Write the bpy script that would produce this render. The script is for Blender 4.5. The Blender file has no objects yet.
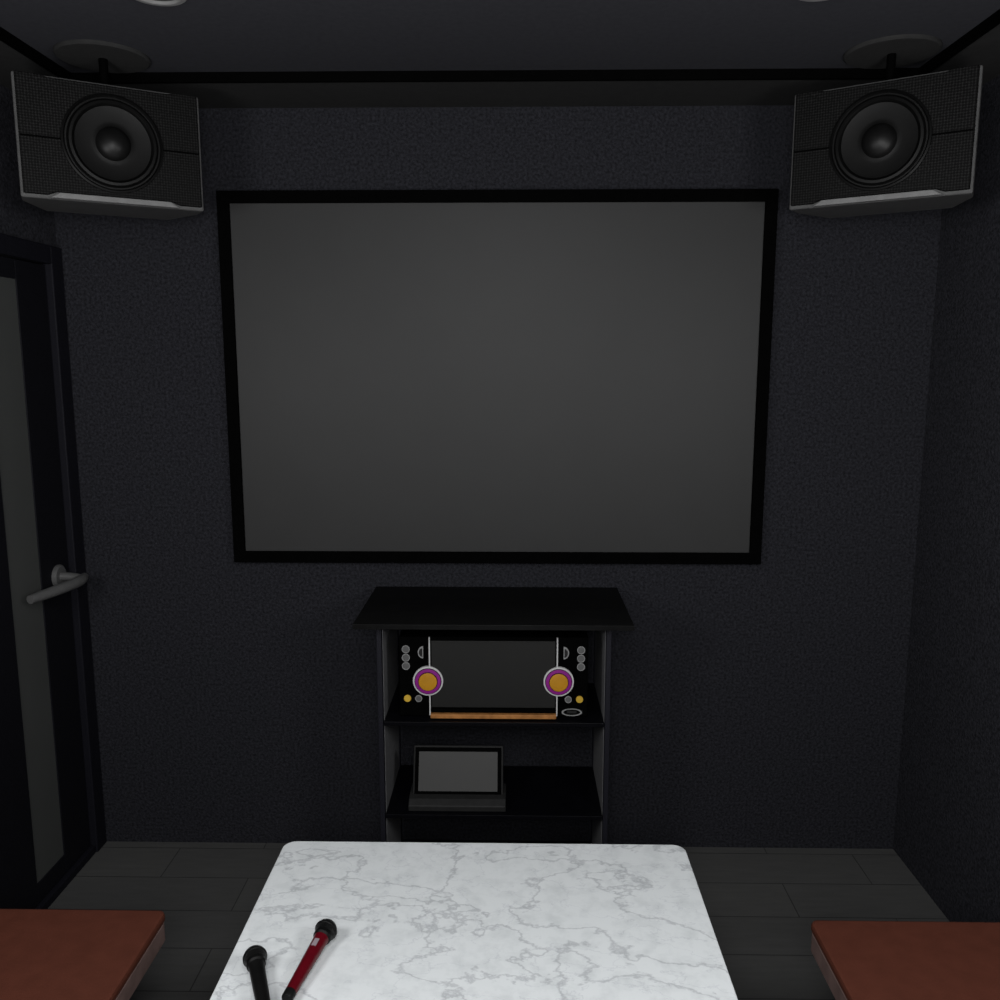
import bpy, bmesh, math
from mathutils import Vector, Matrix
S=bpy.context.scene
S.view_settings.view_transform='Standard'
S.view_settings.look='None'
R=math.radians
# ---------------- materials ----------------
def mat(name,col,rough=.6,metal=0,spec=.15,noise=None,bump=None,coat=0):
    m=bpy.data.materials.new(name); m.use_nodes=True
    nt=m.node_tree; b=nt.nodes['Principled BSDF']
    b.inputs['Base Color'].default_value=(*col,1); b.inputs['Roughness'].default_value=rough
    b.inputs['Metallic'].default_value=metal; b.inputs['Specular IOR Level'].default_value=spec
    b.inputs['Coat Weight'].default_value=coat
    tc=nt.nodes.new('ShaderNodeTexCoord')
    if noise:
        sc,amt=noise
        n=nt.nodes.new('ShaderNodeTexNoise'); n.inputs['Scale'].default_value=sc; n.inputs['Detail'].default_value=4
        nt.links.new(tc.outputs['Object'],n.inputs['Vector'])
        r=nt.nodes.new('ShaderNodeValToRGB')
        r.color_ramp.elements[0].position=.3; r.color_ramp.elements[1].position=.7
        r.color_ramp.elements[0].color=(*[c*(1-amt) for c in col],1)
        r.color_ramp.elements[1].color=(*[min(1,c*(1+amt)) for c in col],1)
        nt.links.new(n.outputs['Fac'],r.inputs['Fac']); nt.links.new(r.outputs['Color'],b.inputs['Base Color'])
    if bump:
        sc,st=bump
        n=nt.nodes.new('ShaderNodeTexNoise'); n.inputs['Scale'].default_value=sc; n.inputs['Detail'].default_value=3
        nt.links.new(tc.outputs['Object'],n.inputs['Vector'])
        bp=nt.nodes.new('ShaderNodeBump'); bp.inputs['Strength'].default_value=st; bp.inputs['Distance'].default_value=.01
        nt.links.new(n.outputs['Fac'],bp.inputs['Height']); nt.links.new(bp.outputs['Normal'],b.inputs['Normal'])
    return m
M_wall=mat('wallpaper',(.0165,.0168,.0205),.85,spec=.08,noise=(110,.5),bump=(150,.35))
M_wall_lit=mat('wallpaper_side_lit',(.0235,.0238,.0285),.85,spec=.08,noise=(110,.5),bump=(150,.3))  # same wallpaper, colour lightened to make up for weak light on side walls
M_ceil=mat('ceiling_paint',(.033,.0335,.039),.85,spec=.1,noise=(60,.1))
M_soffit=mat('soffit_paint',(.025,.025,.025),.85,spec=.1,noise=(40,.1))
M_black=mat('black_satin',(.0035,.0035,.0035),.5,noise=(30,.2))
M_blackm=mat('black_matte',(.0008,.0008,.0008),.8,spec=.02,noise=(30,.2))
M_screen=mat('projection_fabric',(.0275,.0277,.0277),.5,spec=.2,noise=(8,.03))
M_gloss=mat('black_gloss_top',(.004,.004,.004),.4,spec=.08,noise=(20,.2))
M_side=mat('rack_side_grey',(.15,.15,.155),.5,noise=(60,.15))
M_rackblk=mat('rack_frame_black',(.010,.010,.014),.5,noise=(300,.6))
M_shelf=mat('shelf_black',(.002,.002,.003),.4,spec=.1,noise=(30,.2))
M_door=mat('door_dark',(.006,.006,.008),.6,spec=.08,noise=(200,.4))
M_frame=mat('door_frame_dark',(.0075,.0075,.0105),.6,spec=.08,noise=(200,.4))
M_glass=mat('frosted_glass',(.056,.058,.056),.5,spec=.2,noise=(5,.04))
M_metal=mat('brushed_metal',(.095,.095,.095),.4,metal=.2,spec=.4,noise=(50,.1))
M_spkbody=mat('speaker_grey_plastic',(.070,.070,.070),.5,noise=(50,.1))
M_spklip=mat('speaker_silver',(.15,.15,.15),.45,noise=(50,.1))
M_ring=mat('button_silver',(.22,.22,.22),.4,noise=(50,.1))
M_cone=mat('woofer_rubber',(.0022,.0022,.0022),.45,spec=.12,noise=(50,.2))
M_cap=mat('woofer_cap',(.0045,.0045,.0045),.42,spec=.2,noise=(50,.2))
M_cushion=mat('brown_leather',(.085,.026,.016),.5,spec=.2,noise=(25,.08),bump=(200,.08))
M_cushside=mat('leather_edge',(.15,.10,.09),.5,spec=.2,noise=(25,.2))
M_white=mat('white_trim',(.45,.45,.45),.4,noise=(20,.05))
M_purple=mat('purple_ring',(.20,.015,.18),.4,noise=(20,.1))
M_orange=mat('orange_dial',(.42,.20,.015),.4,noise=(20,.1))
M_yellow=mat('yellow_knob',(.50,.32,.04),.4,noise=(20,.1))
M_wood=mat('orange_wood',(.30,.13,.04),.5,noise=(40,.3))
M_btn=mat('grey_button',(.09,.09,.09),.4,noise=(20,.1))
M_dispA=mat('console_display',(.014,.014,.0135),.5,noise=(5,.05))
M_dispB=mat('monitor_display',(.050,.050,.049),.5,noise=(5,.05))
M_greypl=mat('dark_grey_plastic',(.015,.015,.015),.5,noise=(50,.15))
M_red=mat('mic_red',(.085,.002,.006),.35,coat=.15,noise=(50,.1))
M_micmesh=mat('mic_mesh',(.008,.008,.008),.4,spec=.3,bump=(900,1))
M_pinkgrey=mat('mic_badge',(.26,.21,.23),.3,noise=(50,.1))

# grille
M_gr=mat('speaker_grille',(.006,.006,.006),.6,spec=.08)
nt=M_gr.node_tree;b=nt.nodes['Principled BSDF']
tc=nt.nodes.new('ShaderNodeTexCoord');mpg=nt.nodes.new('ShaderNodeMapping');mpg.inputs['Scale'].default_value=(1,.02,1.0)
v=nt.nodes.new('ShaderNodeTexVoronoi');v.inputs['Scale'].default_value=135;v.inputs['Randomness'].default_value=.15
nt.links.new(tc.outputs['Object'],mpg.inputs['Vector']);nt.links.new(mpg.outputs['Vector'],v.inputs['Vector'])
r=nt.nodes.new('ShaderNodeValToRGB');r.color_ramp.elements[0].position=.38;r.color_ramp.elements[1].position=.64
r.color_ramp.elements[0].color=(.0005,.0005,.0005,1);r.color_ramp.elements[1].color=(.013,.013,.013,1)
nt.links.new(v.outputs['Distance'],r.inputs['Fac']);nt.links.new(r.outputs['Color'],b.inputs['Base Color'])
# floor
M_floor=mat('stone_plank_floor',(.04,.04,.04),.6,spec=.12)
nt=M_floor.node_tree;b=nt.nodes['Principled BSDF']
tc=nt.nodes.new('ShaderNodeTexCoord');br=nt.nodes.new('ShaderNodeTexBrick')
br.inputs['Scale'].default_value=1;br.inputs['Brick Width'].default_value=.62;br.inputs['Row Height'].default_value=.185
br.inputs['Mortar Size'].default_value=.0018;br.inputs['Mortar Smooth'].default_value=.1
br.inputs['Color1'].default_value=(.066,.066,.065,1);br.inputs['Color2'].default_value=(.072,.072,.070,1);br.inputs['Mortar'].default_value=(.028,.028,.028,1)
nt.links.new(tc.outputs['Object'],br.inputs['Vector'])
mp=nt.nodes.new('ShaderNodeMapping');mp.inputs['Scale'].default_value=(3,22,3);nt.links.new(tc.outputs['Object'],mp.inputs['Vector'])
n=nt.nodes.new('ShaderNodeTexNoise');n.inputs['Scale'].default_value=3;n.inputs['Detail'].default_value=5;nt.links.new(mp.outputs['Vector'],n.inputs['Vector'])
r=nt.nodes.new('ShaderNodeValToRGB');r.color_ramp.elements[0].color=(.8,.8,.8,1);r.color_ramp.elements[1].color=(1.15,1.15,1.15,1)
nt.links.new(n.outputs['Fac'],r.inputs['Fac'])
mx=nt.nodes.new('ShaderNodeMixRGB');mx.blend_type='MULTIPLY';mx.inputs['Fac'].default_value=1
nt.links.new(br.outputs['Color'],mx.inputs['Color1']);nt.links.new(r.outputs['Color'],mx.inputs['Color2']);nt.links.new(mx.outputs['Color'],b.inputs['Base Color'])
# marble
M_marble=mat('white_marble',(.7,.7,.7),.45,spec=.15)
nt=M_marble.node_tree;b=nt.nodes['Principled BSDF'];tc=nt.nodes.new('ShaderNodeTexCoord')
mpm=nt.nodes.new('ShaderNodeMapping');mpm.inputs['Rotation'].default_value=(0,0,R(32));mpm.inputs['Scale'].default_value=(1,1.6,1)
nt.links.new(tc.outputs['Object'],mpm.inputs['Vector'])
def vein(scale,dist,width,dark):
    n=nt.nodes.new('ShaderNodeTexNoise');n.inputs['Scale'].default_value=scale;n.inputs['Detail'].default_value=10;n.inputs['Roughness'].default_value=.56;n.inputs['Distortion'].default_value=dist
    nt.links.new(mpm.outputs['Vector'],n.inputs['Vector'])
    s=nt.nodes.new('ShaderNodeMath');s.operation='SUBTRACT';s.inputs[1].default_value=.5;nt.links.new(n.outputs['Fac'],s.inputs[0])
    a=nt.nodes.new('ShaderNodeMath');a.operation='ABSOLUTE';nt.links.new(s.outputs[0],a.inputs[0])
    r=nt.nodes.new('ShaderNodeValToRGB');r.color_ramp.elements[0].position=0;r.color_ramp.elements[1].position=width
    r.color_ramp.elements[0].color=(dark,dark,dark*1.02,1);r.color_ramp.elements[1].color=(1,1,1,1)
    nt.links.new(a.outputs[0],r.inputs['Fac']);return r
v1=vein(3.6,.2,.016,.70);v2=vein(8,.2,.010,.86)
n=nt.nodes.new('ShaderNodeTexNoise');n.inputs['Scale'].default_value=20;n.inputs['Detail'].default_value=9;n.inputs['Roughness'].default_value=.62;nt.links.new(tc.outputs['Object'],n.inputs['Vector'])
r=nt.nodes.new('ShaderNodeValToRGB');r.color_ramp.elements[0].position=.32;r.color_ramp.elements[1].position=.54
r.color_ramp.elements[0].color=(.61,.64,.65,1);r.color_ramp.elements[1].color=(.71,.74,.75,1);nt.links.new(n.outputs['Fac'],r.inputs['Fac'])
m1=nt.nodes.new('ShaderNodeMixRGB');m1.blend_type='MULTIPLY';m1.inputs['Fac'].default_value=1
m2=nt.nodes.new('ShaderNodeMixRGB');m2.blend_type='MULTIPLY';m2.inputs['Fac'].default_value=1
nt.links.new(r.outputs['Color'],m1.inputs['Color1']);nt.links.new(v1.outputs['Color'],m1.inputs['Color2'])
nt.links.new(m1.outputs['Color'],m2.inputs['Color1']);nt.links.new(v2.outputs['Color'],m2.inputs['Color2']);nt.links.new(m2.outputs['Color'],b.inputs['Base Color'])

# ---------------- mesh helpers ----------------
def link(name,bm,m,parent=None,smooth=False,bevel=0,seg=2):
    me=bpy.data.meshes.new(name);bm.normal_update();bm.to_mesh(me);bm.free()
    me.materials.append(m)
    if smooth:
        for p in me.polygons:p.use_smooth=True
    o=bpy.data.objects.new(name,me);S.collection.objects.link(o)
    if parent:o.parent=parent
    if bevel:
        md=o.modifiers.new('bevel','BEVEL');md.width=bevel;md.segments=seg;md.limit_method='ANGLE'
    return o
def addbox(bm,x0,x1,y0,y1,z0,z1):
    vs=[bm.verts.new(c) for c in [(x0,y0,z0),(x1,y0,z0),(x1,y1,z0),(x0,y1,z0),(x0,y0,z1),(x1,y0,z1),(x1,y1,z1),(x0,y1,z1)]]
    for f in [(0,3,2,1),(4,5,6,7),(0,1,5,4),(1,2,6,5),(2,3,7,6),(3,0,4,7)]: bm.faces.new([vs[i] for i in f])
def boxes(name,bl,m,parent=None,bevel=0,seg=2):
    bm=bmesh.new()
    for b in bl:addbox(bm,*b)
    return link(name,bm,m,parent,bevel=bevel,seg=seg)
def prism(name,pts,y0,y1,m,parent=None,bevel=0,axis='Y'):
    bm=bmesh.new()
    f=(lambda a,b,t:(a,t,b)) if axis=='Y' else ((lambda a,b,t:(a,b,t)) if axis=='Z' else (lambda a,b,t:(t,a,b)))
    A=[bm.verts.new(f(a,b,y0)) for a,b in pts];B=[bm.verts.new(f(a,b,y1)) for a,b in pts]
    bm.faces.new(A);bm.faces.new(B[::-1])
    n=len(pts)
    for i in range(n):
        j=(i+1)%n;bm.faces.new([A[j],A[i],B[i],B[j]])
    bmesh.ops.recalc_face_normals(bm,faces=bm.faces)
    return link(name,bm,m,parent,bevel=bevel)
def lathe(name,prof,m,parent=None,seg=48,matrix=None,smooth=True):
    bm=bmesh.new();rings=[]
    for r_,h in prof:
        if r_<1e-6: rings.append([bm.verts.new((0,0,h))])
        else: rings.append([bm.verts.new((r_*math.cos(2*math.pi*i/seg),r_*math.sin(2*math.pi*i/seg),h)) for i in range(seg)])
    for a,b in zip(rings,rings[1:]):
        for i in range(seg):
            j=(i+1)%seg
            if len(a)==1 and len(b)==1: continue
            if len(a)==1: bm.faces.new([a[0],b[j],b[i]])
            elif len(b)==1: bm.faces.new([a[i],a[j],b[0]])
            else: bm.faces.new([a[i],a[j],b[j],b[i]])
    bmesh.ops.recalc_face_normals(bm,faces=bm.faces)
    if matrix: bmesh.ops.transform(bm,matrix=matrix,verts=bm.verts)
    o=link(name,bm,m,parent,smooth=smooth)
    if smooth:
        md=o.modifiers.new('es','EDGE_SPLIT');md.split_angle=R(35)
    return o
def tube(name,pts,radii,m,parent=None,seg=12):
    cu=bpy.data.curves.new(name,'CURVE');cu.dimensions='3D';cu.bevel_depth=1;cu.bevel_resolution=4;cu.use_fill_caps=True
    sp=cu.splines.new('BEZIER');sp.bezier_points.add(len(pts)-1)
    for p,c,r_ in zip(sp.bezier_points,pts,radii):
        p.co=c;p.radius=r_;p.handle_left_type=p.handle_right_type='AUTO'
    cu.materials.append(m);o=bpy.data.objects.new(name,cu);S.collection.objects.link(o)
    dg=bpy.context.evaluated_depsgraph_get();me=bpy.data.meshes.new_from_object(o.evaluated_get(dg))
    bpy.data.objects.remove(o)
    for p in me.polygons:p.use_smooth=True
    o=bpy.data.objects.new(name,me);S.collection.objects.link(o)
    if not me.materials: me.materials.append(m)
    if parent:o.parent=parent
    return o
def empty(name,loc=(0,0,0),rotz=0):
    e=bpy.data.objects.new(name,None);S.collection.objects.link(e);e.location=loc;e.rotation_euler=(0,0,rotz);e.empty_display_size=.1;return e
def roundrect(x0,x1,y0,y1,r,n=6):
    pts=[]
    for cx,cy,a in [(x1-r,y0+r,-90),(x1-r,y1-r,0),(x0+r,y1-r,90),(x0+r,y0+r,180)]:
        for i in range(n+1):
            t=R(a+90*i/n);pts.append((cx+r*math.cos(t),cy+r*math.sin(t)))
    return pts
FRONT=Matrix.Rotation(R(90),4,'X')   # lathe axis +Z -> -Y

# ---------------- room ----------------
XL,XR,YB,YF,ZT=-1.551,1.407,3.0,-1.6,2.61
ZC=2.634; IX0,IX1,IY=-1.335,1.19,2.73
boxes('floor',[(XL-.1,XR+.1,YF,YB+.1,-.08,0)],M_floor)
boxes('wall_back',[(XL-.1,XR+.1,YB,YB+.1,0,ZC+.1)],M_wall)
boxes('wall_right',[(XR,XR+.1,YF,YB,0,ZC+.1)],M_wall_lit)
DY0,DY1,DZ=2.02,2.925,2.125
boxes('wall_left',[(XL-.1,XL,YF,DY0-.04,0,ZC+.1),(XL-.1,XL,DY0-.04,YB,DZ+.0,ZC+.1),(XL-.1,XL,DY1+.03,YB,0,DZ)],M_wall_lit)
boxes('ceiling',[(XL-.1,XR+.1,YF,YB+.1,ZC,ZC+.08)],M_ceil)
boxes('trim_1',[(XL,XR,IY,YB,ZT,ZC),(XL,IX0,YF,IY,ZT,ZC),(IX1,XR,YF,IY,ZT,ZC)],M_soffit)
boxes('trim_2',[(IX0,IX1,IY-.012,IY,ZT-.004,ZC),(IX0,IX0+.012,YF,IY-.012,ZT-.004,ZC),(IX1-.012,IX1,YF,IY-.012,ZT-.004,ZC)],M_blackm)

# door
d=empty('door_1',(XL,0,0))
boxes('frame',[(-.1,.018,DY1,YB-.004,0,DZ+.04),(-.1,.018,DY0-.07,DY0,0,DZ+.04),(-.1,.018,DY0,DY1,DZ-.02,DZ+.04),(-.1,.012,DY0,DY1,0,.03)],M_frame,d,bevel=.004)
G0,G1,GZ0,GZ1=2.572,2.745,.10,2.04
boxes('leaf',[(-.05,-.004,G1,DY1-.006,.032,DZ-.024),(-.05,-.004,DY0+.004,G0,.032,DZ-.024),(-.05,-.004,G0,G1,.032,GZ0),(-.05,-.004,G0,G1,GZ1,DZ-.024)],M_door,d,bevel=.002)
boxes('glass',[(-.035,-.008,G0,G1,GZ0,GZ1)],M_glass,d)
hz=1.055
ROTX=Matrix.Translation((-.004,2.845,hz+.01))@Matrix.Rotation(R(90),4,'Y')
lathe('rosette',[(0,0),(.040,0),(.040,.008),(.034,.013),(0,.014)],M_metal,d,matrix=ROTX)
tube('neck',[(-.0,2.845,hz+.01),(.05,2.845,hz+.008),(.082,2.84,hz+.003)],[.015,.014,.015],M_metal,d)
tube('lever',[(.077,2.865,hz+.004),(.085,2.82,hz+.002),(.075,2.74,hz),(.050,2.66,hz-.004),(.033,2.605,hz-.006)],[.014,.018,.018,.017,.014],M_metal,d)

# ---------------- projector screen ----------------
p=empty('projection_screen',(-.0655,0,0))
sx=.9235;z0,z1=1.088,2.344;fw=.039
boxes('frame',[(-sx,sx,2.965,2.998,z1-fw,z1),(-sx,sx,2.965,2.998,z0,z0+fw),(-sx,-sx+fw,2.965,2.998,z0+fw,z1-fw),(sx-fw,sx,2.965,2.998,z0+fw,z1-fw)],M_blackm,p)
boxes('fabric',[(-sx+fw,sx-fw,2.978,2.996,z0+fw,z1-fw)],M_screen,p)

# ---------------- speakers ----------------
def speaker(cx,cy,ang,name,rodx,rody):
    e=empty(name,(cx,cy,0),ang)
    W=.2400;zb,zt=2.228,2.550;zm=(zb+zt)/2
    prism('cabinet',[(-W,.006),(W,.006),(W*.98,.08),(W*.72,.23),(-W*.72,.23),(-W*.98,.08)],zb,zt,M_spkbody,e,bevel=.005,axis='Z')
    g=.010
    prism('grille',[(-W+.007,zb+g),(-W*.72,zb+g),(-W*.62,zb+.019),(W*.62,zb+.019),(W*.72,zb+g),(W-.007,zb+g),(W-.007,zt-.002),(W*.72,zt-.002),(W*.64,zt-.007),(-W*.64,zt-.007),(-W*.72,zt-.002),(-W+.007,zt-.002)],-.006,.010,M_gr,e,bevel=.003)
    prism('bottom_lip',[(-W*.70,zb+.002),(W*.70,zb+.002),(W*.60,zb+.017),(-W*.60,zb+.017)],-.009,.010,M_spklip,e,bevel=.002)
    for k,(a,b) in enumerate([(-W+.01,-.132),(.132,W-.01)]):
        boxes('seam_%d'%(k+1),[(a,b,-.009,-.004,zm-.004,zm+.0)],M_blackm,e)
    mtx=Matrix.Translation((0,-.005,zm))@FRONT
    lathe('woofer_surround',[(.133,0),(.132,.006),(.127,.008),(.123,.0035),(.119,.0035),(.113,.011),(.106,.012),(.100,.007),(.098,.001)],M_cone,e,seg=72,matrix=mtx)
    lathe('woofer_cone',[(.099,.0055),(.085,.003),(.060,.0012),(.045,.001),(.044,.0015)],M_cone,e,seg=72,matrix=mtx)
    lathe('woofer_cap',[(.046,.001),(.042,.007),(.034,.014),(.02,.020),(.008,.0225),(0,.023)],M_cap,e,seg=48,matrix=mtx)
    inv=Matrix.Rotation(-ang,4,'Z')@Matrix.Translation((-cx,-cy,0))
    q=inv@Vector((rodx,rody,0))
    lathe('hanger_rod',[(0,zt-.004),(.012,zt-.004),(.012,ZC-.006),(0,ZC-.006)],M_blackm,e,seg=20,matrix=Matrix.Translation((q.x,q.y,0)))
    lathe('ceiling_plate',[(0,ZC-.010),(.12,ZC-.010),(.125,ZC-.006),(.125,ZC-.0005),(0,ZC-.0005)],M_soffit,e,seg=64,matrix=Matrix.Translation((q.x,q.y,0)))
    return e
speaker(-1.133,2.543,R(30.3),'hanging_speaker',-1.160,2.575)
speaker(1.008,2.545,R(-31.5),'hanging_speaker.001',1.038,2.575)

# ---------------- downlights ----------------
for i,x in enumerate((-.835,.700)):
    e=empty('recessed_downlight' + ('' if i==0 else '.001'),(x,2.15,ZC))
    lathe('ring',[(.055,-.0005),(.07,-.0005),(.072,-.005),(.066,-.010),(.056,-.010),(.052,-.004)],M_spklip,e)
    lathe('lens',[(0,-.003),(.054,-.003)],M_glass,e)

# ---------------- media rack ----------------
k=empty('media_rack',(-.065,0,0))
boxes('top',[(-.427,.427,2.53,2.985,.982,.998)],M_gloss,k,bevel=.001)
boxes('side_panels',[(-.361,-.349,2.615,2.93,.0,.982),(.349,.361,2.615,2.93,.0,.982)],M_side,k)
boxes('posts',[(-.366,-.350,2.59,2.614,0,.982),(.350,.366,2.59,2.614,0,.982),(-.366,-.346,2.93,2.955,0,.982),(.346,.366,2.93,2.955,0,.982)],M_rackblk,k,bevel=.002)
boxes('shelf_middle',[(-.348,.348,2.592,2.94,.647,.66)],M_shelf,k,bevel=.001)
boxes('shelf_lower',[(-.348,.348,2.592,2.94,.332,.345)],M_shelf,k,bevel=.001)
boxes('shelf_bottom',[(-.348,.348,2.592,2.94,.04,.055)],M_shelf,k,bevel=.001)

# ---------------- karaoke console ----------------
c=empty('karaoke_console',(-.067,2.63,.66))
boxes('body',[(-.300,.300,.0,.20,.004,.268)],M_blackm,c,bevel=.004)
boxes('feet',[(-.28,-.24,.02,.18,0,.006),(.24,.28,.02,.18,0,.006)],M_blackm,c)
boxes('display',[(-.196,.196,-.005,.001,.036,.256)],M_dispA,c,bevel=.001)
boxes('trim_strips',[(-.204,-.200,-.008,.001,.010,.268),(.200,.204,-.008,.001,.010,.268)],M_white,c)
boxes('wood_bar',[(-.2,.2,-.02,.001,.004,.018)],M_wood,c,bevel=.002)
boxes('display_sill',[(-.2,.2,-.010,.001,.020,.032)],M_blackm,c,bevel=.002)
def disc(name,x,z,r,d0,m,h=.004):
    lathe(name,[(r,d0-h),(r,d0),(r*.92,d0+.001),(0,d0+.001)],m,c,seg=40,matrix=Matrix.Translation((x,0,z))@FRONT)
def ring(name,x,z,r,w,d0,m,sxx=1):
    lathe(name,[(r-w,d0-.004),(r-w,d0),(r,d0),(r,d0-.004)],m,c,seg=40,matrix=Matrix.Translation((x,0,z))@Matrix.Diagonal((sxx,1,1,1))@FRONT)
for s in (-1,1):
    n='l' if s<0 else 'r'
    disc('dial_base_'+n,s*.207,.125,.048,.010,M_white,.012)
    disc('dial_dark_'+n,s*.207,.125,.043,.012,M_blackm)
    disc('dial_purple_'+n,s*.207,.125,.041,.0135,M_purple)
    disc('dial_dark2_'+n,s*.207,.125,.031,.015,M_blackm)
    disc('dial_center_'+n,s*.207,.125,.029,.018,M_orange)
    for j,z in enumerate((.228,.2005,.173)):
        disc('button_%s%d'%(n,j),s*.277,z,.0115,.004,M_btn)
        ring('button_ring_%s%d'%(n,j),s*.277,z,.0125,.002,.006,M_ring)
    disc('knob_y_'+n,s*.274,.065,.0115,.006,M_yellow)
    disc('knob_g_'+n,s*.238,.065,.010,.005,M_btn); ring('knob_gr_'+n,s*.238,.065,.011,.002,.007,M_ring)
    pts=[(s*(.222+.017*math.cos(t)),.218+.020*math.sin(t)) for t in [R(-90+15*i) for i in range(13)]]
    prism('half_dial_'+n,pts,-.005,.001,M_ring,c)
    pts=[(s*(.2245+.011*math.cos(t)),.218+.014*math.sin(t)) for t in [R(-90+15*i) for i in range(13)]]
    prism('half_dial_core_'+n,pts,-.007,.001,M_greypl,c)
ring('badge_ring',.25,.022,.012,.002,.006,M_ring,2.7)
boxes('badge',[(.235,.265,-.004,.001,.018,.026)],M_greypl,c)

# ---------------- small monitor ----------------
t=empty('touchscreen_monitor',(-.185,2.612,.3455))
prism('base',[(0,.0),(0,.018),(.02,.034),(.05,.040),(.12,.040),(.12,0)],-.158,.158,M_greypl,t,axis='X',bevel=.003)
sc=empty('screen_head');sc.parent=t;sc.location=(0,.04,.028);sc.rotation_euler=(R(-22),0,0)
boxes('bezel',[(-.149,.149,0,.022,0,.165)],M_greypl,sc,bevel=.005)
boxes('bezel_inset',[(-.143,.143,-.002,.004,.006,.159)],M_blackm,sc)
boxes('panel',[(-.130,.130,-.004,.003,.020,.145)],M_dispB,sc)

# ---------------- table ----------------
tb=empty('marble_table',(-.076,1.20,0))
zt=.55;hx=.516;y0,y1=-.8,.885
prism('top',roundrect(-hx-.004,hx,y0,y1,.032),zt-.03,zt,M_marble,tb,axis='Z',bevel=.003)
boxes('apron',[(-.42,.42,-.7,.74,zt-.06,zt-.03)],M_blackm,tb)
boxes('legs',[(-.08,.08,-.55,-.40,.02,zt-.06),(-.08,.08,.40,.55,.02,zt-.06)],M_black,tb,bevel=.005)
boxes('foot_plates',[(-.3,.3,-.62,-.33,0,.02),(-.3,.3,.33,.62,0,.02)],M_black,tb,bevel=.005)

# ---------------- microphones ----------------
def mic(name,head,tail,m):
    h=Vector(head);tl=Vector(tail);d_=(h-tl);L=d_.length
    e=bpy.data.objects.new(name,None);S.collection.objects.link(e);e.location=tl
    e.rotation_mode='QUATERNION';e.rotation_quaternion=d_.to_track_quat('Z','Y')
    lathe('handle',[(0,.018),(.0115,.018),(.012,.03),(.0145,L*.55),(.0155,L-.055),(.0165,L-.048),(.0,L-.048)],m,e,seg=32)
    lathe('tail_cap',[(0,0),(.010,0),(.0115,.003),(.0118,.018),(0,.018)],M_black,e,seg=32)
    lathe('collar',[(.0165,L-.048),(.0195,L-.044),(.0195,L-.036),(.018,L-.034)],M_black,e,seg=32)
    lathe('grille_head',[(.018,L-.036)]+[(.0235*math.cos(a),L-.022+.022*math.sin(a)) for a in [R(x) for x in range(-35,90,12)]]+[(0,L)],M_micmesh,e,seg=32)
    lathe('grille_band',[(.0235,L-.025),(.0245,L-.024),(.0245,L-.020),(.0235,L-.019)],M_black,e,seg=32)
    return e
mr=mic('microphone',(-.400,1.712,zt+.0265),(-.440,1.500,zt+.0135),M_red)
up=(mr.rotation_quaternion.inverted()@Vector((0,0,1)))
ang=math.atan2(up.y,up.x)
bd=boxes('badge',[(.0125,.0158,-.005,.005,.130,.150)],M_pinkgrey,mr)
bd.rotation_euler=(0,0,ang)
mic('microphone.001',(-.540,1.622,zt+.0265),(-.442,1.395,zt+.0135),M_black)

# ---------------- bench sofas ----------------
def sofa(name,xa,xb,yb,inner):
    e=empty(name)
    ye=-1.0
    prism('seat_top',roundrect(xa,xb,ye,yb,.02),.425,.45,M_cushion,e,axis='Z',bevel=.008)
    prism('seat_edge',roundrect(xa+.002,xb-.002,ye+.002,yb-.002,.02),.375,.427,M_cushside,e,axis='Z',bevel=.004)
    if inner>0: boxes('base',[(xa+.0,xb-.12,ye+.05,yb-.1,.0,.376)],M_blackm,e)
    else: boxes('base',[(xa+.12,xb,ye+.05,yb-.1,.0,.376)],M_blackm,e)
    return e
sofa('bench_sofa',XL+.004,-.855,1.940,1)
sofa('bench_sofa.001',.716,XR-.004,1.930,-1)

# ---------------- light ----------------
def lamp(name,loc,e,rad,col=(1,1,1)):
    L=bpy.data.lights.new(name,'POINT');L.energy=e;L.shadow_soft_size=rad;L.color=col
    lo=bpy.data.objects.new(name,L);S.collection.objects.link(lo);lo.location=loc
lamp('fill_light',(-.07,.7,2.25),35,.3)  # unseen overhead fill, added to even out walls and ceiling
lamp('fill_light.001',(-.02,-.3,1.9),80,.25)  # unseen frontal fill by the camera, for the screen's soft central highlight
lamp('fill_light.002',(-1.2,.85,1.75),41,.25)  # added fill, no fixture here; brightens the right wall
lamp('fill_light.003',(1.06,.85,1.75),41,.25)  # matching fill put in to lift the left wall, not a real fixture
w=bpy.data.worlds.new('world');S.world=w;w.use_nodes=True
w.node_tree.nodes['Background'].inputs[0].default_value=(.97,.98,1,1);w.node_tree.nodes['Background'].inputs[1].default_value=.25
# ---------------- camera ----------------
cd=bpy.data.cameras.new('camera');cd.sensor_width=36;cd.lens=31.18;cd.clip_start=.05
co=bpy.data.objects.new('camera',cd);S.collection.objects.link(co);co.location=(0,0,1.78)
co.rotation_euler=(R(90-8.95),0,R(1.0));S.camera=co
